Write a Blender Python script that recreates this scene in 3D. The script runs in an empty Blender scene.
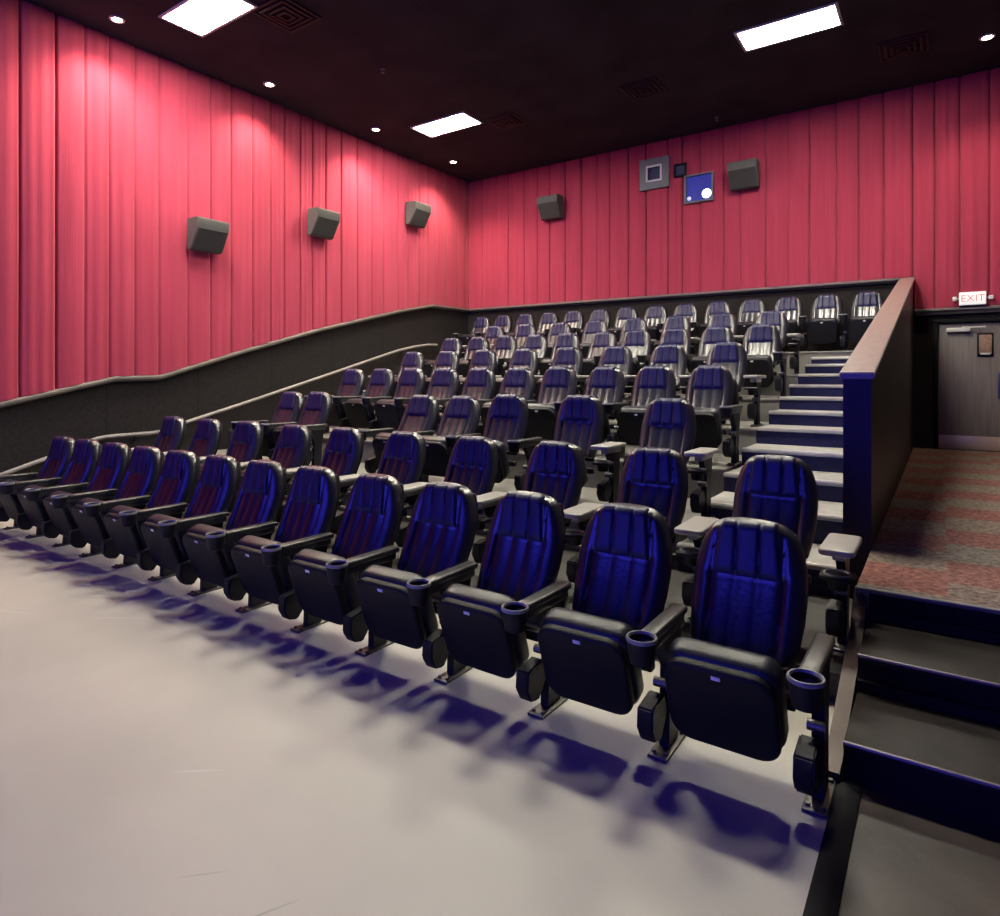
import bpy, bmesh, math, random
from mathutils import Vector, Matrix, noise

random.seed(7)
sc = bpy.context.scene
C = sc.collection
R = math.radians

# ------------------------------------------------------------------ measures (metres; x along the rows, y towards the back wall, z up)
XL, XR = -9.31, 1.35          # side walls
YF, YB = -7.0, 12.135         # screen wall, back wall
ZC = 6.195                    # ceiling
CAM_H = 1.584
LAND_Z = 0.46                 # carpeted landing
ROW_Y = [3.0, 4.204, 5.408, 6.640, 7.807, 8.975, 10.171, 11.741]     # headrest depth of each row
ROW_Z = [0.0, 0.15, 0.45, 0.75, 1.04, 1.325, 1.618, 1.985]           # floor of each row
TIER_Y = [3.5, 4.71, 5.94, 7.10, 8.27, 9.47, 11.04]                  # risers of rows 2..8

# ------------------------------------------------------------------ materials
def new_mat(name):
    m = bpy.data.materials.new(name); m.use_nodes = True
    nt = m.node_tree; b = nt.nodes['Principled BSDF']
    return m, nt, b

def nd(nt, kind, **kw):
    n = nt.nodes.new(kind)
    for k, v in kw.items(): setattr(n, k, v)
    return n

def mat(name, col, rough=0.5, metal=0.0, spec=0.5, var=0.0, vscale=8.0, bump=0.0, bscale=60.0, coat=0.0):
    m, nt, b = new_mat(name)
    b.inputs['Base Color'].default_value = (*col, 1); b.inputs['Roughness'].default_value = rough
    b.inputs['Metallic'].default_value = metal; b.inputs['Specular IOR Level'].default_value = spec
    b.inputs['Coat Weight'].default_value = coat
    if var or bump:
        tc = nd(nt, 'ShaderNodeTexCoord')
    if var:
        n = nd(nt, 'ShaderNodeTexNoise'); n.inputs['Scale'].default_value = vscale; n.inputs['Detail'].default_value = 6
        nt.links.new(tc.outputs['Object'], n.inputs['Vector'])
        r = nd(nt, 'ShaderNodeValToRGB')
        r.color_ramp.elements[0].position = 0.3; r.color_ramp.elements[1].position = 0.7
        r.color_ramp.elements[0].color = (*[c*(1-var) for c in col], 1); r.color_ramp.elements[1].color = (*[min(1, c*(1+var)) for c in col], 1)
        nt.links.new(n.outputs['Fac'], r.inputs['Fac']); nt.links.new(r.outputs['Color'], b.inputs['Base Color'])
    if bump:
        n2 = nd(nt, 'ShaderNodeTexNoise'); n2.inputs['Scale'].default_value = bscale; n2.inputs['Detail'].default_value = 4
        nt.links.new(tc.outputs['Object'], n2.inputs['Vector'])
        bp = nd(nt, 'ShaderNodeBump'); bp.inputs['Strength'].default_value = bump; bp.inputs['Distance'].default_value = 0.01
        nt.links.new(n2.outputs['Fac'], bp.inputs['Height']); nt.links.new(bp.outputs['Normal'], b.inputs['Normal'])
    return m

def emit(name, col, strength):
    m, nt, b = new_mat(name)
    b.inputs['Base Color'].default_value = (*[min(.8, c*.8) for c in col], 1)
    b.inputs['Emission Color'].default_value = (*col, 1); b.inputs['Emission Strength'].default_value = strength
    return m

M = {}
M['vinyl'] = mat('navy_vinyl', (0.012, 0.011, 0.024), 0.31, spec=1.0, bump=0.12, bscale=55)
M['vinyl_head_lit_blue'] = mat('navy_vinyl_headrest_lit_blue', (0.012, 0.011, 0.060), 0.42, spec=0.5, bump=0.12, bscale=55)  # same vinyl as the backrest, with the bluer light painted into its colour
M['cushion'] = mat('black_vinyl', (0.011, 0.011, 0.022), 0.42, spec=0.5, bump=0.15, bscale=55)
M['plastic'] = mat('black_plastic', (0.0055, 0.0055, 0.0095), 0.55, spec=0.25, bump=0.1, bscale=150)
M['arm'] = mat('arm_pad_plastic', (0.035, 0.034, 0.036), 0.38, spec=0.55, bump=0.1, bscale=90)
M['tray'] = mat('arm_table_grey', (0.34, 0.325, 0.315), 0.38, spec=0.5, var=0.08)
M['rim'] = mat('cup_rim_grey', (0.22, 0.22, 0.23), 0.35)
M['iron'] = mat('black_cast_iron', (0.007, 0.007, 0.012), 0.5, spec=0.3, metal=0.0, bump=0.2, bscale=40)
M['steel'] = mat('worn_steel', (0.12, 0.115, 0.11), 0.42, metal=0.8, var=0.2, vscale=30)
M['tag'] = mat('white_seat_tag', (0.85, 0.85, 0.85), 0.5)
M['concrete'] = mat('tier_concrete', (0.17, 0.165, 0.155), 0.6, var=0.14, vscale=5, bump=0.05)
M['tier_dark'] = mat('dark_tier_floor', (0.045, 0.042, 0.042), 0.6, var=0.2, vscale=5)
M['ceil'] = mat('black_ceiling_paint', (0.027, 0.024, 0.029), 0.9, spec=0.1, var=0.25, vscale=1.3)
M['black'] = mat('matt_black', (0.008, 0.008, 0.009), 0.75, spec=0.2)
M['speaker'] = mat('speaker_grey', (0.085, 0.085, 0.08), 0.7, spec=0.3, var=0.1, vscale=20)
M['grille'] = mat('speaker_grille_cloth', (0.055, 0.054, 0.052), 0.9, spec=0.1, bump=0.5, bscale=300)
M['stair_riser'] = mat('black_stair_vinyl', (0.009, 0.009, 0.045), 0.5, spec=0.3, var=0.2, vscale=12)
M['stair_tread'] = mat('grey_stair_tread', (0.34, 0.33, 0.32), 0.5, var=0.12, vscale=9)
M['nosing'] = mat('aluminium_nosing', (0.5, 0.49, 0.48), 0.35, metal=0.7)
M['rubber'] = mat('brown_black_rubber_tread', (0.020, 0.0165, 0.0155), 0.5, spec=0.10, var=0.3, vscale=6, bump=0.35, bscale=9)
M['vinyl_floor'] = mat('dark_brown_sheet_floor', (0.055, 0.043, 0.037), 0.40, spec=0.35, var=0.3, vscale=4, bump=0.35, bscale=8)
M['halfwall'] = mat('dark_brown_panel', (0.016, 0.008, 0.013), 0.45, spec=0.35, var=0.25, vscale=7)
M['cap'] = mat('cap_rail_wood', (0.22, 0.16, 0.15), 0.36, spec=0.6, var=0.15, vscale=14, bump=0.1)
M['trim'] = mat('grey_brown_moulding', (0.13, 0.115, 0.105), 0.45, var=0.12, vscale=10)
M['pipe'] = mat('painted_handrail_grey', (0.25, 0.23, 0.22), 0.4, var=0.15, vscale=12)
M['stringer'] = mat('brown_stringer', (0.075, 0.040, 0.030), 0.5, var=.2)
M['frame'] = mat('grey_port_frame', (0.12, 0.125, 0.14), 0.5)
M['frame_lt'] = mat('pale_port_bead', (0.55, 0.55, 0.56), 0.4)
M['sign'] = emit('exit_sign_face', (1.0, 0.95, 0.92), 0.55)
M['signbox'] = mat('exit_sign_case', (0.75, 0.72, 0.70), 0.4)
M['signred'] = emit('exit_lettering', (0.62, 0.22, 0.18), 0.4)
M['lit'] = emit('troffer_diffuser', (1.0, 0.935, 0.77), 120.0)
M['bulb'] = emit('downlight_lamp', (1.0, 0.80, 0.55), 40.0)
M['wframe'] = mat('white_light_frame', (0.5, 0.5, 0.5), 0.5)
M['notice'] = mat('brown_notice', (0.32, 0.19, 0.13), 0.5, var=0.3, vscale=25)
M['kick'] = mat('brushed_kick_plate', (0.50, 0.37, 0.29), 0.34, metal=0.3, var=0.05)
M['bluepl'] = mat('door_pull_plate', (0.03, 0.035, 0.12), 0.35)
M['booth_blue'] = emit('blue_booth_glass', (0.012, 0.02, 0.28), 0.4)
M['booth_dim'] = emit('dim_booth_glass', (0.010, 0.012, 0.05), 0.25)
M['booth_glow'] = emit('faint_booth_glow', (.6, .65, .8), .5)
M['booth_lamp'] = emit('booth_lamp', (1, 1, 0.95), 4.0)
M['screen'] = emit('cinema_screen_blue_fill', (0.05, 0.045, 1.0), 4.8)

# grey painted floor with scuffs
def floor_mat():
    m, nt, b = new_mat('grey_painted_floor'); L = nt.links.new
    tc = nd(nt, 'ShaderNodeTexCoord')
    n1 = nd(nt, 'ShaderNodeTexNoise'); n1.inputs['Scale'].default_value = 0.9; n1.inputs['Detail'].default_value = 5
    L(tc.outputs['Object'], n1.inputs['Vector'])
    r1 = nd(nt, 'ShaderNodeValToRGB')
    r1.color_ramp.elements[0].position = .35; r1.color_ramp.elements[0].color = (0.42, 0.405, 0.36, 1)
    r1.color_ramp.elements[1].position = .68; r1.color_ramp.elements[1].color = (0.49, 0.468, 0.415, 1)
    L(n1.outputs['Fac'], r1.inputs['Fac'])
    sep = nd(nt, 'ShaderNodeSeparateXYZ'); L(tc.outputs['Object'], sep.inputs[0])
    cur = r1.outputs['Color']
    def mth(op, a, bb=None, clamp=False):
        n = nd(nt, 'ShaderNodeMath', operation=op); n.use_clamp = clamp
        for i, v in enumerate((a, bb)):
            if v is None: continue
            if isinstance(v, (int, float)): n.inputs[i].default_value = v
            else: L(v, n.inputs[i])
        return n.outputs[0]
    # individual heel scuffs: short strokes with their own place, length and strength
    for (x0, y0, x1, y1, w, a) in [(-1.72, 1.02, -1.60, 1.26, .006, .45), (-1.66, 0.66, -1.44, 0.62, .008, .6), (-1.36, .72, -1.30, .76, .006, .6),
                                   (-2.55, 1.36, -2.38, 1.50, .007, -.4), (-1.1, 1.15, -1.0, 1.2, .004, .5), (-4.6, 1.95, -4.3, 2.15, .012, -.35),
                                   (-2.0, 1.08, -1.88, 1.2, .006, .3), (-5.4, 1.6, -5.0, 1.75, .01, -.3), (-.95, 1.42, -.82, 1.38, .004, .45)]:
        dx, dy = x1-x0, y1-y0; ln = math.hypot(dx, dy); dx /= ln; dy /= ln
        px = mth('SUBTRACT', sep.outputs['X'], x0); py = mth('SUBTRACT', sep.outputs['Y'], y0)
        t = mth('ADD', mth('MULTIPLY', px, dx), mth('MULTIPLY', py, dy))
        dd = mth('ABSOLUTE', mth('ADD', mth('MULTIPLY', px, -dy), mth('MULTIPLY', py, dx)))
        e = mth('DIVIDE', mth('ABSOLUTE', mth('SUBTRACT', t, ln/2)), ln/2)
        k = mth('MULTIPLY', mth('SUBTRACT', 1.0, mth('DIVIDE', dd, w), True), mth('SUBTRACT', 1.0, mth('MULTIPLY', e, e), True))
        mx = nd(nt, 'ShaderNodeMix', data_type='RGBA'); L(mth('MULTIPLY', k, abs(a)), mx.inputs[0]); L(cur, mx.inputs[6])
        mx.inputs[7].default_value = (0.12, 0.11, 0.11, 1) if a > 0 else (0.75, 0.74, 0.73, 1)
        cur = mx.outputs[2]
    L(cur, b.inputs['Base Color'])
    n2 = nd(nt, 'ShaderNodeTexNoise'); n2.inputs['Scale'].default_value = 3; n2.inputs['Detail'].default_value = 6
    L(tc.outputs['Object'], n2.inputs['Vector'])
    mr = nd(nt, 'ShaderNodeMapRange'); mr.inputs['To Min'].default_value = .38; mr.inputs['To Max'].default_value = .55
    L(n2.outputs['Fac'], mr.inputs['Value']); L(mr.outputs[0], b.inputs['Roughness'])
    b.inputs['Specular IOR Level'].default_value = 0.4
    return m
M['floor'] = floor_mat()

def carpet_mat():
    m, nt, b = new_mat('striped_carpet'); L = nt.links.new
    tc = nd(nt, 'ShaderNodeTexCoord'); sep = nd(nt, 'ShaderNodeSeparateXYZ'); L(tc.outputs['Object'], sep.inputs[0])
    def mth(op, a, bb=None):
        n = nd(nt, 'ShaderNodeMath', operation=op)
        for i, v in enumerate((a, bb)):
            if v is None: continue
            if isinstance(v, (int, float)): n.inputs[i].default_value = v
            else: L(v, n.inputs[i])
        return n.outputs[0]
    col = mth('FLOOR', mth('DIVIDE', mth('ADD', sep.outputs['X'], 0.50), 0.52))
    row = mth('FLOOR', mth('DIVIDE', mth('ADD', sep.outputs['Y'], mth('MULTIPLY', col, 0.72)), 0.5))
    alt = mth('ABSOLUTE', mth('MODULO', row, 2.0))
    wn = nd(nt, 'ShaderNodeTexWhiteNoise', noise_dimensions='2D')
    cv = nd(nt, 'ShaderNodeCombineXYZ'); L(col, cv.inputs[0]); L(row, cv.inputs[1]); L(cv.outputs[0], wn.inputs['Vector'])
    nz = nd(nt, 'ShaderNodeTexNoise'); nz.inputs['Scale'].default_value = 30; nz.inputs['Detail'].default_value = 8; nz.inputs['Roughness'].default_value = .75
    L(tc.outputs['Object'], nz.inputs['Vector'])
    red = nd(nt, 'ShaderNodeValToRGB'); e = red.color_ramp.elements
    e[0].position = .36; e[0].color = (0.085, 0.032, 0.030, 1); e[1].position = .66; e[1].color = (0.34, 0.145, 0.125, 1)
    gry = nd(nt, 'ShaderNodeValToRGB'); e = gry.color_ramp.elements
    e[0].position = .36; e[0].color = (0.075, 0.062, 0.053, 1); e[1].position = .66; e[1].color = (0.29, 0.265, 0.225, 1)
    L(nz.outputs['Fac'], red.inputs['Fac']); L(nz.outputs['Fac'], gry.inputs['Fac'])
    f = mth('ADD', mth('MULTIPLY', alt, 0.75), mth('MULTIPLY', wn.outputs['Value'], 0.25))
    mx = nd(nt, 'ShaderNodeMix', data_type='RGBA'); L(f, mx.inputs[0]); L(red.outputs['Color'], mx.inputs[6]); L(gry.outputs['Color'], mx.inputs[7])
    L(mx.outputs[2], b.inputs['Base Color']); b.inputs['Roughness'].default_value = 0.95; b.inputs['Specular IOR Level'].default_value = 0.1
    bp = nd(nt, 'ShaderNodeBump'); bp.inputs['Strength'].default_value = .5; bp.inputs['Distance'].default_value = .01
    L(nz.outputs['Fac'], bp.inputs['Height']); L(bp.outputs['Normal'], b.inputs['Normal'])
    return m
M['carpet'] = carpet_mat()

def door_mat():
    m, nt, b = new_mat('grey_brown_door_laminate'); L = nt.links.new
    tc = nd(nt, 'ShaderNodeTexCoord'); mp = nd(nt, 'ShaderNodeMapping'); mp.inputs['Scale'].default_value = (14, 14, 0.8)
    L(tc.outputs['Object'], mp.inputs[0])
    n = nd(nt, 'ShaderNodeTexNoise'); n.inputs['Scale'].default_value = 2.2; n.inputs['Detail'].default_value = 6; L(mp.outputs[0], n.inputs['Vector'])
    r = nd(nt, 'ShaderNodeValToRGB'); e = r.color_ramp.elements
    e[0].position = .3; e[0].color = (0.15, 0.122, 0.11, 1); e[1].position = .7; e[1].color = (0.225, 0.19, 0.172, 1)
    L(n.outputs['Fac'], r.inputs['Fac']); L(r.outputs['Color'], b.inputs['Base Color']); b.inputs['Roughness'].default_value = .45
    return m
M['door'] = door_mat()

def curtain_mat():
    m, nt, b = new_mat('red_pleated_fabric'); L = nt.links.new
    tc = nd(nt, 'ShaderNodeTexCoord'); mp = nd(nt, 'ShaderNodeMapping'); mp.inputs['Scale'].default_value = (6, 6, 0.25)
    L(tc.outputs['Object'], mp.inputs[0])
    n = nd(nt, 'ShaderNodeTexNoise'); n.inputs['Scale'].default_value = 3; n.inputs['Detail'].default_value = 5; L(mp.outputs[0], n.inputs['Vector'])
    r = nd(nt, 'ShaderNodeValToRGB'); e = r.color_ramp.elements
    e[0].position = .25; e[0].color = (0.31, 0.033, 0.066, 1); e[1].position = .75; e[1].color = (0.38, 0.043, 0.084, 1)
    L(n.outputs['Fac'], r.inputs['Fac']); L(r.outputs['Color'], b.inputs['Base Color'])
    b.inputs['Roughness'].default_value = .9; b.inputs['Specular IOR Level'].default_value = 0.15
    b.inputs['Sheen Weight'].default_value = 0.25; b.inputs['Sheen Tint'].default_value = (1, .6, .65, 1)
    n2 = nd(nt, 'ShaderNodeTexNoise'); n2.inputs['Scale'].default_value = 9; n2.inputs['Detail'].default_value = 4; L(mp.outputs[0], n2.inputs['Vector'])
    bp = nd(nt, 'ShaderNodeBump'); bp.inputs['Strength'].default_value = .2; bp.inputs['Distance'].default_value = .012
    L(n2.outputs['Fac'], bp.inputs['Height']); L(bp.outputs['Normal'], b.inputs['Normal'])
    return m
M['curtain'] = curtain_mat()

def wainscot_mat():
    # dark fabric panels with a joint every 1.3 m (x + y keeps the joints vertical on either wall)
    m, nt, b = new_mat('charcoal_wall_panels'); L = nt.links.new
    tc = nd(nt, 'ShaderNodeTexCoord'); sep = nd(nt, 'ShaderNodeSeparateXYZ'); L(tc.outputs['Object'], sep.inputs[0])
    a = nd(nt, 'ShaderNodeMath', operation='ADD'); L(sep.outputs[0], a.inputs[0]); L(sep.outputs[1], a.inputs[1])
    p = nd(nt, 'ShaderNodeMath', operation='PINGPONG'); L(a.outputs[0], p.inputs[0]); p.inputs[1].default_value = .65
    g = nd(nt, 'ShaderNodeMath', operation='LESS_THAN'); L(p.outputs[0], g.inputs[0]); g.inputs[1].default_value = .006
    n = nd(nt, 'ShaderNodeTexNoise'); n.inputs['Scale'].default_value = 40; n.inputs['Detail'].default_value = 5; L(tc.outputs['Object'], n.inputs['Vector'])
    r = nd(nt, 'ShaderNodeValToRGB'); e = r.color_ramp.elements
    e[0].position = .3; e[0].color = (0.013, 0.0108, 0.0105, 1); e[1].position = .7; e[1].color = (0.025, 0.021, 0.0205, 1)
    L(n.outputs['Fac'], r.inputs['Fac'])
    mx = nd(nt, 'ShaderNodeMix', data_type='RGBA'); L(g.outputs[0], mx.inputs[0]); L(r.outputs['Color'], mx.inputs[6]); mx.inputs[7].default_value = (.008, .007, .007, 1)
    L(mx.outputs[2], b.inputs['Base Color']); b.inputs['Roughness'].default_value = .85; b.inputs['Specular IOR Level'].default_value = .2
    return m
M['wains'] = wainscot_mat()

# ------------------------------------------------------------------ mesh helpers
def box(bm, x0, x1, y0, y1, z0, z1):
    v = [bm.verts.new(p) for p in ((x0,y0,z0),(x1,y0,z0),(x1,y1,z0),(x0,y1,z0),(x0,y0,z1),(x1,y0,z1),(x1,y1,z1),(x0,y1,z1))]
    for f in ((3,2,1,0),(4,5,6,7),(0,1,5,4),(1,2,6,5),(2,3,7,6),(3,0,4,7)): bm.faces.new([v[i] for i in f])

def rbox(bm, c, s, r=0.01, seg=2, rot=None, corner=0.0, axis=1, cseg=5):
    """rounded box of size s about c; corner rounds first the edges along axis."""
    t = bmesh.new(); bmesh.ops.create_cube(t, size=1)
    for v in t.verts: v.co = Vector((v.co.x*s[0], v.co.y*s[1], v.co.z*s[2]))
    if corner:
        ed = [e for e in t.edges if abs((e.verts[0].co-e.verts[1].co).normalized()[axis]) > .9]
        bmesh.ops.bevel(t, geom=ed, offset=corner, segments=cseg, affect='EDGES', profile=.5)
    if r:
        ed = [e for e in t.edges if len(e.link_faces) == 2 and e.link_faces[0].normal.angle(e.link_faces[1].normal) > R(50)]
        bmesh.ops.bevel(t, geom=ed, offset=r, segments=seg, affect='EDGES', profile=.5)
    mt = Matrix.Translation(c) @ (rot.to_4x4() if rot else Matrix())
    bmesh.ops.transform(t, matrix=mt, verts=t.verts)
    me = bpy.data.meshes.new('tmp'); t.to_mesh(me); t.free(); bm.from_mesh(me); bpy.data.meshes.remove(me)

def prism(bm, poly, a0, a1, axis='x'):
    """extrude polygon (pairs in the other two axes, in order) between a0 and a1 along axis."""
    def P(u, v, a): return {'x': (a,u,v), 'y': (u,a,v), 'z': (u,v,a)}[axis]
    A = [bm.verts.new(P(u,v,a0)) for u, v in poly]; B = [bm.verts.new(P(u,v,a1)) for u, v in poly]
    n = len(poly)
    bm.faces.new(A[::-1]); bm.faces.new(B)
    for i in range(n): bm.faces.new((A[i], A[(i+1)%n], B[(i+1)%n], B[i]))

def lathe(bm, prof, c=(0,0,0), n=20, axis='z', caps=True):
    rings = []
    for r, h in prof:
        ring = []
        for k in range(n):
            a = 2*math.pi*k/n; u, v = r*math.cos(a), r*math.sin(a)
            p = {'z': (u,v,h), 'y': (u,h,v), 'x': (h,u,v)}[axis]
            ring.append(bm.verts.new(Vector(p)+Vector(c)))
        rings.append(ring)
    for a, b in zip(rings, rings[1:]):
        for k in range(n): bm.faces.new((a[k], a[(k+1)%n], b[(k+1)%n], b[k]))
    if not caps: return
    if prof[0][0] > 1e-6: bm.faces.new(rings[0][::-1])
    if prof[-1][0] > 1e-6: bm.faces.new(rings[-1])

def tube(bm, pts, r, n=10):
    pts = [Vector(p) for p in pts]; rings = []
    for i, p in enumerate(pts):
        d = (pts[min(i+1, len(pts)-1)]-pts[max(i-1, 0)]).normalized()
        s = d.cross(Vector((0,0,1)));  s = s.normalized() if s.length > 1e-4 else Vector((1,0,0))
        u = s.cross(d).normalized()
        rings.append([bm.verts.new(p+r*(math.cos(2*math.pi*k/n)*s+math.sin(2*math.pi*k/n)*u)) for k in range(n)])
    for a, b in zip(rings, rings[1:]):
        for k in range(n): bm.faces.new((a[k], a[(k+1)%n], b[(k+1)%n], b[k]))
    bm.faces.new(rings[0][::-1]); bm.faces.new(rings[-1])

def obj(name, bm, m, parent=None, loc=(0,0,0), smooth=True, angle=40):
    bmesh.ops.recalc_face_normals(bm, faces=bm.faces)
    me = bpy.data.meshes.new(name); bm.to_mesh(me); bm.free()
    for mm in (m if isinstance(m, (list, tuple)) else [m]): me.materials.append(mm)
    if smooth:
        me.polygons.foreach_set('use_smooth', [True]*len(me.polygons))
        me.set_sharp_from_angle(angle=R(angle))
    o = bpy.data.objects.new(name, me); C.objects.link(o); o.location = loc
    if parent: o.parent = parent
    return o

def tag(o, label, cat, group=None, kind=None):
    o['label'] = label; o['category'] = cat
    if group: o['group'] = group
    if kind: o['kind'] = kind
    return o

def thing(name, label, cat, loc=(0,0,0), rz=0, group=None, kind=None):
    o = bpy.data.objects.new(name, None); C.objects.link(o); o.location = loc; o.rotation_euler = (0,0,rz)
    return tag(o, label, cat, group, kind)

def kids(o): return [c for c in bpy.data.objects if c.parent == o]
def copy_tree(o, parent=None):
    c = o.copy(); C.objects.link(c)
    if parent: c.parent = parent
    for ch in kids(o): copy_tree(ch, c)
    return c

def one(name, fn, m, label, cat, kind=None, group=None, **kw):
    bm = bmesh.new(); fn(bm); return tag(obj(name, bm, m, **kw), label, cat, group, kind)

# ------------------------------------------------------------------ room shell
one('floor', lambda b: box(b, XL-.1, -.335, YF, YB, -.12, 0), M['floor'], 'pale grey painted floor in front of the front row', 'floor', 'structure')
one('floor', lambda b: box(b, -.255, XR+.1, YF, 2.86, -.12, 0), M['vinyl_floor'], 'dark brown sheet floor at the foot of the carpeted steps', 'floor', 'structure')
one('trim_1', lambda b: prism(b, [(-.338,-.12),(-.252,-.12),(-.252,.004),(-.268,.014),(-.322,.014),(-.338,.004)], YF, 2.80, 'y'), M['black'],
    'black edging strip between pale floor and dark brown floor', 'floor strip', 'structure')
one('ceiling', lambda b: box(b, XL-.2, XR+.2, YF-.2, YB+.2, ZC, ZC+.15), M['ceil'], 'black painted ceiling', 'ceiling', 'structure')
one('wall_left', lambda b: box(b, XL-.15, XL, YF, YB, -.12, ZC), M['wains'], 'charcoal panelled wall beside the left end of the rows', 'wall', 'structure')
one('wall_back', lambda b: (box(b, XL-.15, -.10, YB, YB+.15, -.12, ZC), box(b, .90, XR+.15, YB, YB+.15, -.12, ZC), box(b, -.10, .90, YB, YB+.15, 2.44, ZC)),
    M['wains'], 'charcoal panelled wall behind the back row', 'wall', 'structure')
one('wall_right', lambda b: box(b, XR, XR+.15, YF, YB, -.12, ZC), M['wains'], 'charcoal wall beside the carpeted landing', 'wall', 'structure')
one('wall_front', lambda b: box(b, XL-.15, XR+.15, YF-.15, YF, -.12, ZC), M['black'], 'black wall behind the cinema screen', 'wall', 'structure')

# seating tiers
RN = ['front', 'second', 'third', 'fourth', 'fifth', 'sixth', 'seventh', 'back']
for i, y0 in enumerate(TIER_Y):
    y1 = TIER_Y[i+1] if i < 6 else YB
    xr = -.40 if i == 0 else (-.545 if i == 6 else -1.62)
    one('tier_floor', lambda b: (box(b, XL, xr, y0, y1, 0, ROW_Z[i+1]-.03), rbox(b, ((XL+xr)/2, (y0+y1)/2-.01, ROW_Z[i+1]-.015), (xr-XL, y1-y0+.02, .03), .008)),
        M['tier_dark'] if i == 0 else M['concrete'], ('dark grey tier' if i == 0 else 'grey concrete tier')+' under the %s row of chairs' % RN[i+1], 'floor', 'structure')

# aisle stairs between the chairs and the half wall
steps = [(4.65,.35),(5.25,.56),(5.88,.72),(6.50,.885),(7.10,1.05),(7.69,1.195),(8.27,1.34),(8.87,1.48),(9.47,1.62),(10.02,1.76),(10.55,1.875)]
st = thing('aisle_stairs', 'long flight of grey-edged stairs between the chair rows and the half wall', 'stairs', (-1.08, 4.65, .15), kind='structure')
for k, (y, z) in enumerate(steps):
    y1 = steps[k+1][0] if k < len(steps)-1 else 11.04
    bm = bmesh.new(); box(bm, -.535, .535, y-4.65, y1-4.65, .0, z-.15-.03)
    s = obj('step', bm, M['stair_riser'], st, smooth=False)
    bm = bmesh.new(); rbox(bm, (0, (y+y1)/2-4.65-.012, z-.15-.015), (1.07, y1-y+.02, .03), .007)
    obj('tread', bm, M['stair_tread'], s)
    bm = bmesh.new(); rbox(bm, (0, y-4.65+.015, z-.15-.012), (1.07, .06, .040), .008)
    obj('nosing', bm, M['nosing'], s)

# half wall along the stairs
HW0, HW1 = 4.78, YB-.002
hw = thing('wall_half', 'dark brown sloping half wall between the stairs and the carpeted landing', 'wall', (-.46, HW0, 0), kind='structure')
def hwz(y): return 1.60 + (3.16-1.60)*(y-HW0)/(YB-HW0)
bm = bmesh.new(); prism(bm, [(0,0),(HW1-HW0,0),(HW1-HW0,hwz(HW1)-.02),(0,hwz(HW0)-.02)], -.082, .082, 'x'); obj('wall_body', bm, M['halfwall'], hw, smooth=False)
bm = bmesh.new(); prism(bm, [(-.03,hwz(HW0)-.03),(HW1-HW0,hwz(HW1)-.024),(HW1-HW0,hwz(HW1)+.02),(-.03,hwz(HW0)+.014)], -.102, .102, 'x')
bmesh.ops.bevel(bm, geom=[e for e in bm.edges], offset=.006, segments=2, affect='EDGES'); obj('cap_rail', bm, M['cap'], hw)

# carpeted landing and its steps
T1Y, T2Y, T3Y = 2.84, 3.36, 3.90
one('landing_floor', lambda b: rbox(b, ((-.385+XR)/2, (T3Y+YB)/2, LAND_Z/2), (XR+.385, YB-T3Y, LAND_Z), .012), M['carpet'],
    'red and grey striped carpet landing leading to the door', 'floor', 'structure')
ls = thing('landing_stairs', 'two black rubber steps up to the carpeted landing', 'stairs', (.5, T1Y, 0), kind='structure')
for (y, y1, z) in ((T1Y, T3Y, .152), (T2Y, T3Y, .308)):
    bm = bmesh.new(); box(bm, -.82, XR-.5, y-T1Y, y1-T1Y, .0 if z < .2 else .152, z-.022); s = obj('step', bm, M['black'], ls, smooth=False)
    bm = bmesh.new(); rbox(bm, ((-.82+XR-.5)/2, (y+y1)/2-T1Y-.01, z-.011), (XR+.32, y1-y+.02, .022), .006); obj('tread', bm, M['rubber'], s)
    bm = bmesh.new(); tube(bm, [(-.82, y-T1Y-.012, z+.001), (XR-.5, y-T1Y-.012, z+.001)], .009, 8); obj('nosing', bm, M['cap'], s)
    bm = bmesh.new(); box(bm, -.82, XR-.5, T3Y-T1Y-.03 if z > .2 else T2Y-T1Y-.03, T3Y-T1Y if z > .2 else T2Y-T1Y, z, z+.05); obj('cove_base', bm, M['rubber'], s, smooth=False)
bm = bmesh.new(); box(bm, -.82, XR-.5, T3Y-T1Y-.006, T3Y-T1Y+.001, .308, LAND_Z-.02); obj('riser', bm, M['black'], ls, smooth=False)
one('landing_nosing_trim', lambda b: rbox(b, ((-.385+XR)/2, T3Y, LAND_Z-.004), (XR+.385, .035, .022), .005), M['trim'], 'metal edge strip along the front of the carpeted landing', 'trim', 'structure')
one('trim_2', lambda b: prism(b, [(2.80,0),(2.80,.04),(2.95,.06),(3.75,.30),(T3Y+.02,.44),(T3Y+.02,0)], -.392, -.330, 'x'), M['stringer'],
    'brown sloping stringer beside the carpeted landing steps', 'trim', 'structure')

# curtain bottom lines
LEFT_LINE = [(-7.0,.70),(.6,.72),(2.92,1.29),(4.20,1.595),(4.80,1.612),(6.115,2.02),(7.68,2.47),(9.70,2.97),(10.77,3.185),(YB,3.20)]
BACK_LINE = [(XL,3.20),(-.56,3.175),(-.37,3.175),(-.36,2.655),(XR,2.655)]
def lerp(line, t):
    for (a, za), (b, zb) in zip(line, line[1:]):
        if a <= t <= b: return za+(zb-za)*(t-a)/max(b-a, 1e-6)
    return line[-1][1] if t > line[-1][0] else line[0][1]

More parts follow.
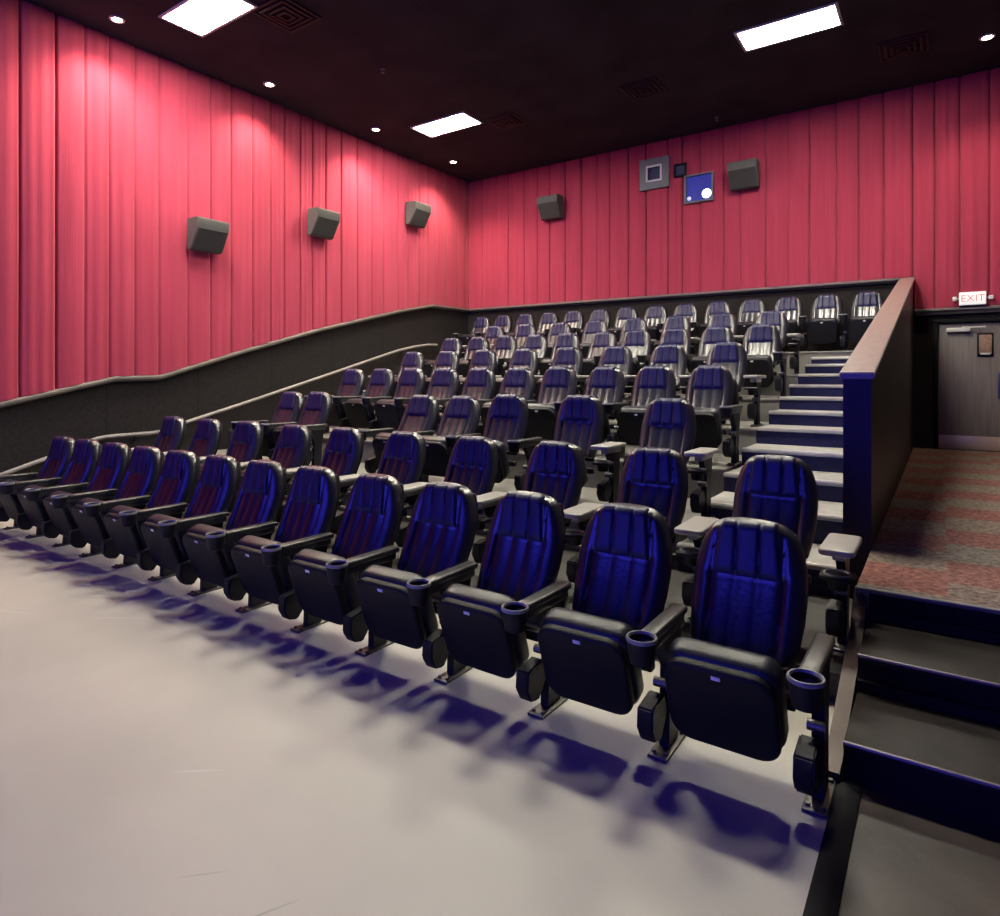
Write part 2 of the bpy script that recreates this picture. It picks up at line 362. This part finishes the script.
def curtain(name, t0, t1, line, place, label, spacing, ztop):
    """pleated cloth: flat panels between sewn folds, each panel bellied and rippled its own way."""
    cols = []; t = t0; rnd = random.Random(len(label))
    while t < t1:
        w = spacing*rnd.uniform(.72, 1.22); amp = rnd.uniform(.008, .02); ph = rnd.uniform(0, 6); nr = rnd.choice([1, 1, 2, 2, 3]); deep = rnd.uniform(.022, .060)
        n = 26
        for k in range(n):
            q = k/n; tt = t+q*w
            if tt > t1: break
            e = min(q, 1-q)*w
            d = .05+amp*math.sin(math.pi*q)+.0042*math.sin(nr*2*math.pi*q+ph)
            if e < .020: d -= deep*(1-e/.020)
            cols.append((tt, d))
        t += w
    cols.append((t1, .05))
    bm = bmesh.new(); fr = [0, .0015]+[k/8 for k in range(1, 8)]+[.9985, 1]; rows = len(fr); grid = []
    for tt, d in cols:
        zb = lerp(line, tt); c = []
        for r in range(rows):
            f = fr[r]; z = zb+(ztop-zb)*f
            wob = .006*noise.noise(Vector((tt*2.1, z*.6, 3.3)))*(1-f*.5)
            c.append(bm.verts.new(place(tt+wob, d+.35*wob, z)))
        grid.append(c)
    for a, b in zip(grid, grid[1:]):
        for r in range(rows-1): bm.faces.new((a[r], b[r], b[r+1], a[r+1]))
    me_o = obj(name, bm, M['curtain'], angle=70)
    sol = me_o.modifiers.new('thickness', 'SOLIDIFY'); sol.thickness = .006; sol.offset = 0
    return tag(me_o, label, 'curtain')
curtain('wall_curtain', -3.0, YB-.035, LEFT_LINE, lambda t, d, z: (XL+d, t, z), 'long red pleated curtain covering the upper side wall with three speakers', .365, ZC-.005)
curtain('wall_curtain', XL+.045, XR-.01, BACK_LINE, lambda t, d, z: (t, YB-d, z), 'red pleated curtain covering the upper back wall around the projection windows', .37, ZC-.005)

def moulding(name, pts, ax, label, h=.075, d=.11):
    """ledge moulding following a line up a wall; ax = 'x' for the left wall, 'y' for the back wall."""
    prof = [(0,0),(d*.55,0),(d*.62,-.012),(d,-.020),(d,-.045),(d*.7,-.052),(d*.5,-h),(0,-h)]
    bm = bmesh.new(); rings = []
    for t, z in pts:
        rings.append([bm.verts.new((XL+u, t, z+v) if ax == 'x' else (t, YB-u, z+v)) for u, v in prof])
    n = len(prof)
    for a, b in zip(rings, rings[1:]):
        for k in range(n): bm.faces.new((a[k], a[(k+1)%n], b[(k+1)%n], b[k]))
    bm.faces.new(rings[0]); bm.faces.new(rings[-1][::-1])
    return tag(obj(name, bm, M['trim'], angle=25), label, 'trim', kind='structure')
moulding('trim_3', LEFT_LINE, 'x', 'grey moulding rising along the bottom edge of the side wall curtain')
moulding('trim_4', [(XL,3.20),(-.56,3.175)], 'y', 'grey moulding along the bottom edge of the back wall curtain')
moulding('trim_5', [(-.36,2.655),(XR,2.655)], 'y', 'dark moulding over the door under the exit sign', .10)

# handrail on the side wall
hr = thing('handrail', 'grey pipe handrail climbing the charcoal side wall', 'handrail', (XL, 3.0, .2))
RAIL = [(1.2,.10),(2.898,.416),(3.44,.587),(3.95,.765),(4.06,.78),(4.2,.786),(4.65,.788),(4.78,.80),(4.911,.844),(6.069,1.146),(7.624,1.566),(9.622,2.118),(10.15,2.225),(10.6,2.285),(10.886,2.293)]
bm = bmesh.new(); tube(bm, [(.085, y-3.0, z-.2) for y, z in RAIL]+[(.0, 10.96-3.0, 2.293-.2)], .026, 12); obj('rail', bm, M['pipe'], hr)
for y in (2.2, 3.7, 4.45, 5.6, 7.0, 8.4, 9.8):
    z = lerp(RAIL, y); bm = bmesh.new()
    tube(bm, [(.0, y-3.0, z-.29), (.05, y-3.0, z-.285), (.085, y-3.0, z-.225)], .011, 8); lathe(bm, [(.035,0),(.035,.008)], (0, y-3.0, z-.29), 12, 'x')
    obj('bracket', bm, M['iron'], hr)

# ------------------------------------------------------------------ door
d = thing('door_1', 'grey brown exit door with kick plate at the end of the landing', 'door', (.42, YB, LAND_Z), kind='structure')
bm = bmesh.new(); rbox(bm, (0, .055, .975), (.95, .05, 1.95), .004); obj('door_leaf', bm, M['door'], d)
bm = bmesh.new()
for x in (-.50, .50): rbox(bm, (x, .03, .99), (.055, .12, 1.99), .006)
rbox(bm, (0, .03, 1.99), (1.055, .12, .055), .006); obj('door_frame', bm, M['black'], d)
bm = bmesh.new(); rbox(bm, (0, .026, .115), (.93, .006, .21), .002); obj('kick_plate', bm, M['kick'], d)
bm = bmesh.new(); rbox(bm, (-.22, -.005, 1.85), (.30, .06, .065), .012); rbox(bm, (-.03, -.03, 1.885), (.30, .02, .02), .004); obj('door_closer', bm, M['signbox'], d)
bm = bmesh.new(); rbox(bm, (.115, .024, 1.61), (.20, .014, .36), .004); w = obj('notice_frame', bm, M['black'], d)
bm = bmesh.new(); rbox(bm, (.115, .014, 1.62), (.155, .01, .29), .003); obj('notice', bm, M['notice'], w)
bm = bmesh.new(); rbox(bm, (.115, .012, 1.475), (.12, .012, .03), .004); obj('notice_base', bm, M['frame_lt'], w)
bm = bmesh.new(); rbox(bm, (.315, .02, 1.0), (.10, .016, .40), .004); hp = obj('pull_plate', bm, M['bluepl'], d)
bm = bmesh.new(); tube(bm, [(.315, .01, .86), (.315, -.04, .88), (.315, -.04, 1.12), (.315, .01, 1.14)], .010, 8); obj('handle', bm, M['steel'], hp)

# exit sign
ex = thing('exit_sign', 'white lit EXIT sign with two side lamps above the door', 'exit sign', (.375, YB-.10, 2.655))
bm = bmesh.new(); rbox(bm, (0, 0, .115), (.34, .06, .205), .012); obj('case', bm, M['signbox'], ex)
bm = bmesh.new(); rbox(bm, (0, -.031, .115), (.315, .006, .18), .002); fc = obj('sign_face', bm, M['sign'], ex)
cu = bpy.data.curves.new('exit_text', 'FONT'); cu.body = 'EXIT'; cu.size = .145; cu.extrude = .002; cu.align_x = 'CENTER'; cu.align_y = 'CENTER'
to = bpy.data.objects.new('lettering_source', cu); C.objects.link(to)
me = bpy.data.meshes.new_from_object(to.evaluated_get(bpy.context.evaluated_depsgraph_get())); bpy.data.objects.remove(to)
me.materials.clear(); me.materials.append(M['signred'])
lo = bpy.data.objects.new('lettering', me); C.objects.link(lo); lo.parent = fc; lo.location = (0, -.036, .115); lo.rotation_euler = (R(90), 0, 0)
for s in (-1, 1):
    bm = bmesh.new(); tube(bm, [(s*.17, 0, .12), (s*.20, -.01, .12)], .010, 8); rbox(bm, (s*.222, -.02, .12), (.055, .05, .065), .012); obj('side_lamp', bm, M['signbox'], ex)

# ------------------------------------------------------------------ cinema chairs
PIV = Vector((0, .085, .40))
HGT = .552
WPTS = [(0,.205),(.12,.222),(.3,.236),(.5,.239),(.62,.235),(.72,.225),(.82,.207),(.90,.188),(.95,.172),(.98,.158),(1.0,.138)]
def hw_at(v): return lerp(WPTS, min(1, max(0, v)))
def by(v): return .215*(1.70*v - .70*v*v)          # recline of the face (relative to the pivot)

def groove(x, c, w): return max(0, 1-abs(x-c)/w)
def back_mesh():
    bm = bmesh.new(); NU, NV = 44, 34; F = []; B = []
    for j in range(NV+1):
        v = j/NV; hwid = hw_at(v); fr = []; bk = []
        for i in range(NU+1):
            u = -1+2*i/NU; u = math.copysign(abs(u)**.9, u); x = u*hwid
            e = max(0, (abs(u)-.62)/.38); tv = max(0, (v-.90)/.10); bvv = max(0, (.06-v)/.06)
            rnd = math.sqrt(max(0, 1-min(1, e**2.4+tv**2.2+bvv**2)))
            f = .062*rnd
            ax = abs(x)
            if v < .58:                                          # recessed, channelled centre panel between bolsters
                k = min(1, max(0, (.165-ax)/.02)); f -= .016*k*min(1, (.58-v)/.02)
                f += .010*k*abs(math.sin(math.pi*(x+.1395)/.093))**.6
                f -= .012*groove(ax, .150, .012)
            else:
                f -= .010*groove(ax, .150-.03*(v-.58), .012)
            f -= .014*groove(v, .575, .018)*(1 if ax < .17 else 0)
            y = by(v)-f; z = HGT*v+.006*rnd
            z -= .018*(abs(u)**3)*max(0, (v-.8)/.2)
            fr.append(bm.verts.new((x, y, z)))
            bk.append(bm.verts.new((x, by(v)+.034*math.sqrt(max(0, 1-min(1, e**2.4+tv**2.2+bvv**2)))+.004, z)))
        F.append(fr); B.append(bk)
    for j in range(NV):
        for i in range(NU):
            bm.faces.new((F[j][i], F[j][i+1], F[j+1][i+1], F[j+1][i])); bm.faces.new((B[j][i+1], B[j][i], B[j+1][i], B[j+1][i+1]))
    for j in range(NV):
        bm.faces.new((F[j][0], F[j+1][0], B[j+1][0], B[j][0])); bm.faces.new((F[j+1][NU], F[j][NU], B[j][NU], B[j+1][NU]))
    for i in range(NU):
        bm.faces.new((F[0][i+1], F[0][i], B[0][i], B[0][i+1])); bm.faces.new((F[NV][i], F[NV][i+1], B[NV][i+1], B[NV][i]))
    return bm

def head_mesh():
    bm = bmesh.new(); NU, NV = 36, 16; F = []; B = []
    for j in range(NV+1):
        q = j/NV; v = .578+q*.412; w = .142-.026*max(0, (v-.62)/.36); fr = []; bk = []
        for i in range(NU+1):
            u = -1+2*i/NU; x = u*w
            e = max(0, (abs(u)-.86)/.14); t = max(0, (q-.72)/.28); b_ = max(0, (.18-q)/.18)
            rr = math.sqrt(max(0, 1-min(1, e**2+b_**2)))
            ub = abs(x)/hw_at(v); eb = max(0, (ub-.62)/.38); tb = max(0, (v-.90)/.10)
            f = .062*math.sqrt(max(0, 1-min(1, eb**2.4+tb**2.2)))-.004+.012*rr+.016*q
            for c in (-.0487, 0.0487): f -= .010*groove(x, c, .008)
            f += .004*abs(math.sin(math.pi*(x+.146)/.0975))**.7
            fr.append(bm.verts.new((x, by(v)-f, HGT*v+.007*rr)))
            bk.append(bm.verts.new((x, by(v)-.030, HGT*v)))
        F.append(fr); B.append(bk)
    for j in range(NV):
        for i in range(NU): bm.faces.new((F[j][i], F[j][i+1], F[j+1][i+1], F[j+1][i])); bm.faces.new((B[j][i+1], B[j][i], B[j+1][i], B[j+1][i+1]))
    for j in range(NV):
        bm.faces.new((F[j][0], F[j+1][0], B[j+1][0], B[j][0])); bm.faces.new((F[j+1][NU], F[j][NU], B[j][NU], B[j+1][NU]))
    for i in range(NU):
        bm.faces.new((F[0][i+1], F[0][i], B[0][i], B[0][i+1])); bm.faces.new((F[NV][i], F[NV][i+1], B[NV][i+1], B[NV][i]))
    return bm

def shell_mesh():
    bm = bmesh.new(); N = 12; A = []; B = []
    for j in range(N+1):
        v = -.05+j/N*.95; w = hw_at(v)*.93; r1 = []; r2 = []
        for i in range(13):
            u = -1+2*i/12; bulge = .050+.022*(1-u*u)
            r1.append(bm.verts.new((u*w, by(v)+bulge-.022, HGT*v))); r2.append(bm.verts.new((u*w, by(v)+bulge, HGT*v)))
        A.append(r1); B.append(r2)
    for j in range(N):
        for i in range(12): bm.faces.new((A[j][i], A[j][i+1], A[j+1][i+1], A[j+1][i])); bm.faces.new((B[j][i+1], B[j][i], B[j+1][i], B[j+1][i+1]))
        bm.faces.new((A[j][0], A[j+1][0], B[j+1][0], B[j][0])); bm.faces.new((A[j+1][12], A[j][12], B[j][12], B[j+1][12]))
    for i in range(12): bm.faces.new((A[0][i+1], A[0][i], B[0][i], B[0][i+1])); bm.faces.new((A[N][i], A[N][i+1], B[N][i+1], B[N][i]))
    return bm

SEATROT = Matrix.Rotation(R(20), 3, 'X')                         # the tipped-up seat leans forward at the top
def make_stanchion(root):
    bm = bmesh.new(); prism(bm, [(-.07,.012),(.05,.012),(.06,.30),(.10,.50),(-.16,.50),(-.05,.36)], -.022, .022, 'x')
    bmesh.ops.bevel(bm, geom=bm.edges[:], offset=.005, segments=1, affect='EDGES')
    s = obj('stanchion', bm, M['iron'], root)
    bm = bmesh.new(); rbox(bm, (0, -.02, .006), (.085, .26, .012), .003)
    for x, y in ((-.025,-.12), (.025,-.12), (-.025,.08), (.025,.08)): lathe(bm, [(.010,.012),(.010,.022)], (x, y, 0), 6)
    obj('foot_plate', bm, M['steel'], s)
    bm = bmesh.new(); prism(bm, [(-.225,.235),(-.09,.255),(-.05,.17),(-.13,.075),(-.195,.090),(-.232,.15)], -.058, .012, 'x')
    bmesh.ops.bevel(bm, geom=bm.edges[:], offset=.008, segments=2, affect='EDGES')
    obj('hinge_cover', bm, M['iron'], s)
    bm = bmesh.new(); lathe(bm, [(.0,-.03),(.020,-.03),(.020,.030),(.0,.030)], (0, -.10, .30), 12, 'x'); obj('hinge_pin', bm, M['steel'], s)
    return s

def make_chair(name, wide):
    root = bpy.data.objects.new(name, None); C.objects.link(root)
    b = obj('backrest', back_mesh(), M['vinyl'], root, PIV, angle=60)
    obj('headrest', head_mesh(), M['vinyl_head_lit_blue'], b, angle=60)
    obj('back_shell', shell_mesh(), M['plastic'], b)
    ctr = Vector((0, -.20, .308)); nrm = SEATROT @ Vector((0, 1, 0))
    bm = bmesh.new(); rbox(bm, ctr+nrm*.085+SEATROT @ Vector((0,0,.010)), (.435, .125, .385), .042, 4, SEATROT, corner=.07); c = obj('seat_cushion', bm, M['cushion'], root)
    bm = bmesh.new(); rbox(bm, ctr+nrm*.012, (.42, .05, .38), .016, 3, SEATROT, corner=.085, cseg=6); p = obj('seat_pan', bm, M['plastic'], root)
    bm = bmesh.new(); rbox(bm, ctr+SEATROT @ Vector((.0, -.0145, .160)), (.034, .004, .017), .001, 1, SEATROT); obj('number_tag', bm, M['tag'], p)
    bm = bmesh.new(); rbox(bm, (0, .03, .30), (.46, .05, .05), .01); rbox(bm, (0, .06, .37), (.10, .05, .14), .01); obj('rocker_frame', bm, M['iron'], root)
    make_stanchion(root)
    if not wide:
        bm = bmesh.new(); rbox(bm, (0, -.08, .515), (.060, .40, .055), .012, 2); rbox(bm, (0, -.06, .545), (.074, .40, .034), .012, 3); a = obj('armrest', bm, M['arm'], root)
        bm = bmesh.new(); lathe(bm, [(.030,.455),(.045,.462),(.052,.50),(.058,.548),(.060,.560),(.056,.562),(.048,.556),(.046,.50),(.0,.485)], (0, -.315, 0), 24); h = obj('cup_holder', bm, M['plastic'], a)
        bm = bmesh.new(); lathe(bm, [(.049,.552),(.050,.560),(.054,.566),(.059,.566),(.062,.558),(.060,.550),(.049,.552)], (0, -.315, 0), 24, caps=False)
        obj('cup_rim', bm, M['rim'], a)
    else:
        bm = bmesh.new(); rbox(bm, (0, -.105, .548), (.165, .41, .034), .011, 3, corner=.03, axis=2); rbox(bm, (0, -.06, .512), (.06, .30, .05), .01); a = obj('armrest', bm, M['tray'], root)
        bm = bmesh.new(); rbox(bm, (0, -.22, .415), (.165, .17, .022), .008, 2, corner=.05, axis=2)
        lathe(bm, [(.030,.345),(.045,.352),(.052,.415),(.048,.416),(.044,.36),(.0,.355)], (0, -.225, 0), 20); h = obj('cup_holder', bm, M['plastic'], a)
        bm = bmesh.new(); lathe(bm, [(.052,.424),(.058,.434),(.064,.434),(.068,.424),(.052,.424)], (0, -.225, 0), 24, caps=False); obj('cup_rim', bm, M['rim'], a)
    return root

narrow = make_chair('cinema_chair', False)
broad = make_chair('cinema_chair', True)
ARM = ('armrest', 'stanchion')
ORD = ['first', 'second', 'third', 'fourth', 'fifth', 'sixth', 'seventh', 'eighth', 'ninth', 'tenth', 'eleventh', 'twelfth', 'thirteenth', 'fourteenth']
used = {}
def place_chair(wide, x, y, z, right, left, lab, grp, tilt=0.0, rz=0.0):
    """right = offset of the shared arm on the chair's +x side; left = offset of the extra arm of an end chair or None."""
    proto = broad if wide else narrow
    if proto.name not in used: used[proto.name] = 1; o = proto
    else: o = copy_tree(proto)
    o.location = (x, y-.30, z); o.rotation_euler = (0, 0, rz); tag(o, lab, 'chair', grp)
    for ch in kids(o):
        n = ch.name.split('.')[0]
        if n in ARM: ch.location.x = right
        if n == 'backrest': ch.rotation_euler.x = R(tilt)
    if left is not None:
        for ch in kids(o):
            if ch.name.split('.')[0] in ARM:
                e = copy_tree(ch, o); e.location.x = -left
    return o

rnd = random.Random(3)
rows = {
    0: (False, [-.70-.585*k for k in range(13)]),
    1: (True, [-.835-.767*k for k in range(10)]),
    2: (None, [-1.936, -2.774, -3.594, -4.227, -4.809, -6.53, -7.085]),
    3: (False, [-1.952-.585*k for k in range(10)]),
    4: (True, [-2.096-.714*k for k in range(8)]),
    5: (False, [-1.967-.585*k for k in range(10)]),
    6: (True, [-2.095-.72*k for k in range(8)]),
    7: (False, [-.978-.585*k for k in range(14)]),
}
# built back to front only so that the two source chairs end up in real places
for r in range(8):
    wide, xs = rows[r]
    for k, x in enumerate(xs):
        w = wide if wide is not None else k < 2
        gap_r = (xs[k-1]-x) if k else None
        right = gap_r/2 if gap_r is not None else (.585/2+.005 if not w else .375)
        if r == 2 and k == 5: right = .2925
        right += .02
        last = k == len(xs)-1 or (r == 2 and k == 4)
        left = None
        if last: left = .2925 if not w else .36
        tilt = rnd.uniform(-1.5, 1.5)
        if r == 2: tilt = [0, 5, 3, -6, -6, -2, -4][k]
        if r == 5 and k == 4: tilt = -3
        rz = R(rnd.uniform(-1, 1))
        if r == 5 and k == 4: rz = R(-9)
        end = 'steps' if r == 0 else ('landing' if r == 1 else ('half wall' if r == 7 else 'stairs'))
        lab = 'navy cinema chair with %s, %s from the %s in the %s row' % ('broad tray armrests' if w else 'cup-holder arms', ORD[k], end, RN[r])
        place_chair(w, x, ROW_Y[r], ROW_Z[r], right, left, lab, 'cinema chairs in the %s row' % RN[r], tilt, rz)

# ------------------------------------------------------------------ speakers
def make_speaker():
    root = bpy.data.objects.new('wall_speaker', None); C.objects.link(root)      # origin at the wall, front towards -y
    poly = [(-.10,0),(-.10,.46),(-.36,.46),(-.39,.44),(-.39,.31),(-.20,0)]
    bm = bmesh.new(); prism(bm, poly, -.25, .25, 'x')
    bmesh.ops.bevel(bm, geom=bm.edges[:], offset=.008, segments=2, affect='EDGES'); cab = obj('cabinet', bm, M['speaker'], root)
    dv = Vector((0, .19, -.31)).normalized(); c = Vector((0, -.295, .155)); nv = Vector((0, -.31, -.19)).normalized()
    rot = Matrix((Vector((1,0,0)), nv.cross(Vector((1,0,0))), nv)).transposed()
    bm = bmesh.new(); rbox(bm, c+nv*.006, (.46, .34, .014), .004, 1, rot); obj('grille', bm, M['grille'], root)
    bm = bmesh.new(); rbox(bm, (0, -.05, .22), (.12, .10, .10), .01); rbox(bm, (0, -.0, .22), (.2, .012, .2), .004); obj('bracket', bm, M['iron'], root)
    return root
sp = make_speaker(); first = True
for x, y, z, rz, lab in [(XL+.015, 5.42, 3.47, 90, 'dark wedge speaker on the side wall curtain, furthest from the back wall'),
                         (XL+.015, 7.60, 4.08, 90, 'dark wedge speaker, middle one of three on the side wall curtain'),
                         (XL+.015, 10.10, 4.76, 90, 'grey wedge speaker on the side wall curtain near the room corner'),
                         (-6.90, YB-.015, 4.98, 0, 'grey wedge speaker on the back wall near the room corner'),
                         (-2.92, YB-.015, 4.96, 0, 'grey wedge speaker on the back wall beside the projection windows')]:
    o = sp if first else copy_tree(sp); first = False
    o.location = (x, y, z); o.rotation_euler = (0, 0, R(rz)); tag(o, lab, 'speaker', 'wall speakers')

# ------------------------------------------------------------------ projection ports
def port(name, x, z, w, h, bw, frame_m, glass_m, lab, cat, bead=None, depth=.10):
    o = thing(name, lab, cat, (x, YB-.02, z))
    def ring(bm, w, h, b, y0, y1):
        for (cx, cz, sx, sz) in ((-(w-b)/2, 0, b, h), ((w-b)/2, 0, b, h), (0, (h-b)/2, w-2*b, b), (0, -(h-b)/2, w-2*b, b)):
            rbox(bm, (cx, (y0+y1)/2, cz), (sx, y1-y0, sz), .004, 1)
    bm = bmesh.new(); ring(bm, w, h, bw, -depth, 0); f = obj('frame', bm, frame_m, o)
    bm = bmesh.new(); rbox(bm, (0, -.05, 0), (w-2*bw, .01, h-2*bw), 0); g = obj('glass', bm, glass_m, o)
    if bead:
        bm = bmesh.new(); ring(bm, w-2*bw+.02, h-2*bw+.02, .035, -depth-.015, -depth+.01); obj('bead', bm, bead, o)
    return o, g
port('projection_window', -4.64, 5.565, .60, .60, .15, M['frame'], M['booth_dim'], 'square projection window with wide grey frame and pale inner bead', 'window', M['frame_lt'])
port('viewing_port', -4.13, 5.54, .24, .25, .03, M['black'], M['booth_dim'], 'small dark port between the two projection windows', 'window')
o, g = port('projection_window', -3.77, 5.14, .55, .54, .035, M['frame'], M['booth_blue'], 'glowing blue projection window with a bright lamp behind it', 'window')
for (x, z, r, n) in ((.14, -.12, .085, 'projector_lamp'), (-.19, -.17, .04, 'small_lamp')):
    bm = bmesh.new(); lathe(bm, [(.0,-.075),(r*.6,-.072),(r,-.06),(r,-.05)], (x, 0, z), 16, 'y'); obj(n, bm, M['booth_lamp' if r > .05 else 'booth_glow'], g)

# ------------------------------------------------------------------ ceiling fittings
def troffer(x, y, lab):
    o = thing('ceiling_light', lab, 'ceiling light', (x, y, ZC), group='rectangular ceiling lights')
    bm = bmesh.new()
    for (cx, cy, sx, sy) in ((-.6, 0, .04, .60), (.6, 0, .04, .60), (0, -.28, 1.16, .04), (0, .28, 1.16, .04)): rbox(bm, (cx, cy, -.011), (sx, sy, .02), .003, 1)
    obj('frame', bm, M['wframe'], o)
    bm = bmesh.new(); rbox(bm, (0, 0, -.010), (1.165, .53, .012), .002, 1); obj('diffuser', bm, M['lit'], o)
troffer(-7.62, 4.55, 'bright rectangular ceiling light closest to the screen, near the side wall')
troffer(-7.46, 9.08, 'bright rectangular ceiling light near the room corner by the back wall')
troffer(-1.68, 9.13, 'bright rectangular ceiling light above the aisle stairs')
troffer(-4.65, 5.55, 'unseen rectangular ceiling light added above the middle of the front rows')  # out of view, added to brighten the seat backs
troffer(-1.68, 5.55, 'bright rectangular ceiling light above the front rows by the stairs')

DL = [(-8.75, 3.99, 'small round downlight by the side wall, furthest from the back wall'),
      (-8.72, 6.24, 'small round downlight by the side wall, second along towards the back'),
      (-8.68, 8.50, 'small round downlight by the side wall, third along towards the back'),
      (-8.62, 10.72, 'small round downlight in the corner of the ceiling'),
      (.50, 10.90, 'small round downlight above the exit door')]
for x, y, lab in DL:
    o = thing('downlight', lab, 'downlight', (x, y, ZC), group='small round downlights')
    bm = bmesh.new(); lathe(bm, [(.060,-.002),(.062,-.014),(.090,-.012),(.092,.0)], n=20); obj('trim_ring', bm, M['wframe'], o)
    bm = bmesh.new(); lathe(bm, [(.0,-.026),(.035,-.022),(.060,-.006)], n=20); obj('lamp', bm, M['bulb'], o)
    l = bpy.data.lights.new('downlight_beam', 'SPOT'); l.energy = 330 if x < 0 else 170; l.color = (1, .76, .52); l.spot_size = R(125); l.spot_blend = .8; l.shadow_soft_size = .06
    lo = bpy.data.objects.new('downlight_beam', l); C.objects.link(lo); lo.location = (0, 0, -.06); lo.parent = o

def vent(x, y, s, lab):
    o = thing('ceiling_vent', lab, 'vent', (x, y, ZC), group='black ceiling vents')
    bm = bmesh.new()
    for k in range(4):
        a = s*(1-k*.24)/2; b = a-.035
        for (cx, cy, sx, sy) in ((-(a+b)/2, 0, a-b, 2*a), ((a+b)/2, 0, a-b, 2*a), (0, -(a+b)/2, 2*b, a-b), (0, (a+b)/2, 2*b, a-b)):
            rbox(bm, (cx, cy, -.012-.008*k), (sx, sy, .022), .003, 1)
    obj('louvre', bm, M['vent'], o)
M['vent'] = mat('dark_vent_metal', (0.014, 0.010, 0.011), 0.6, spec=.3)
vent(-6.85, 5.15, .62, 'black square ceiling vent beside the light closest to the screen')
vent(-6.45, 9.55, .55, 'black square ceiling vent beside the light near the room corner')
vent(-3.93, 9.75, .60, 'black square ceiling vent in the middle of the back ceiling')
vent(-.45, 10.55, .60, 'black square ceiling vent between the stairs light and the door')
for x, y, lab in ((-3.30, 11.55, 'small pale sprinkler head by the top of the back curtain'), (-6.9, 6.9, 'small sprinkler head in the ceiling between two rectangular lights')):
    bm = bmesh.new(); lathe(bm, [(.035,0),(.035,-.008),(.012,-.012),(.012,-.05),(.028,-.055),(.028,-.06),(.0,-.06)], n=14)
    tag(obj('sprinkler_head', bm, M['frame'], None, (x, y, ZC)), lab, 'sprinkler')

# unseen screen behind the camera, assumed lit blue to fill the shadows
cs = thing('cinema_screen', 'large unseen cinema screen on the black front wall, lit blue to fill shadows', 'screen', (-4.0, YF+.02, 1.0))
bm = bmesh.new(); rbox(bm, (0, .02, 2.1), (8.6, .03, 3.8), .004, 1); obj('screen_sheet', bm, M['screen'], cs)
bm = bmesh.new()
for (cx, cz, sx, sz) in ((-4.36, 2.1, .12, 4.04), (4.36, 2.1, .12, 4.04), (0, .14, 8.6, .12), (0, 4.06, 8.6, .12)): rbox(bm, (cx, .03, cz), (sx, .06, sz), .004, 1)
obj('masking_frame', bm, M['black'], cs)

# ------------------------------------------------------------------ world, camera, view
w = bpy.data.worlds.new('dark_room'); sc.world = w; w.use_nodes = True
w.node_tree.nodes['Background'].inputs[0].default_value = (0.01, 0.01, 0.012, 1)
w.node_tree.nodes['Background'].inputs[1].default_value = 0.2
cam = bpy.data.cameras.new('camera'); co = bpy.data.objects.new('camera', cam); C.objects.link(co)
co.location = (0, 0, CAM_H); co.rotation_euler = (R(90), 0, R(34.6216))
cam.sensor_fit = 'HORIZONTAL'; cam.sensor_width = 36; cam.lens = 36*.64082; cam.shift_y = -(458-376.97)/1000; cam.clip_start = .05
sc.camera = co
sc.view_settings.view_transform = 'Standard'; sc.view_settings.look = 'None'; sc.view_settings.gamma = 1
sc.view_settings.use_curve_mapping = False; sc.view_settings.exposure = 0.0
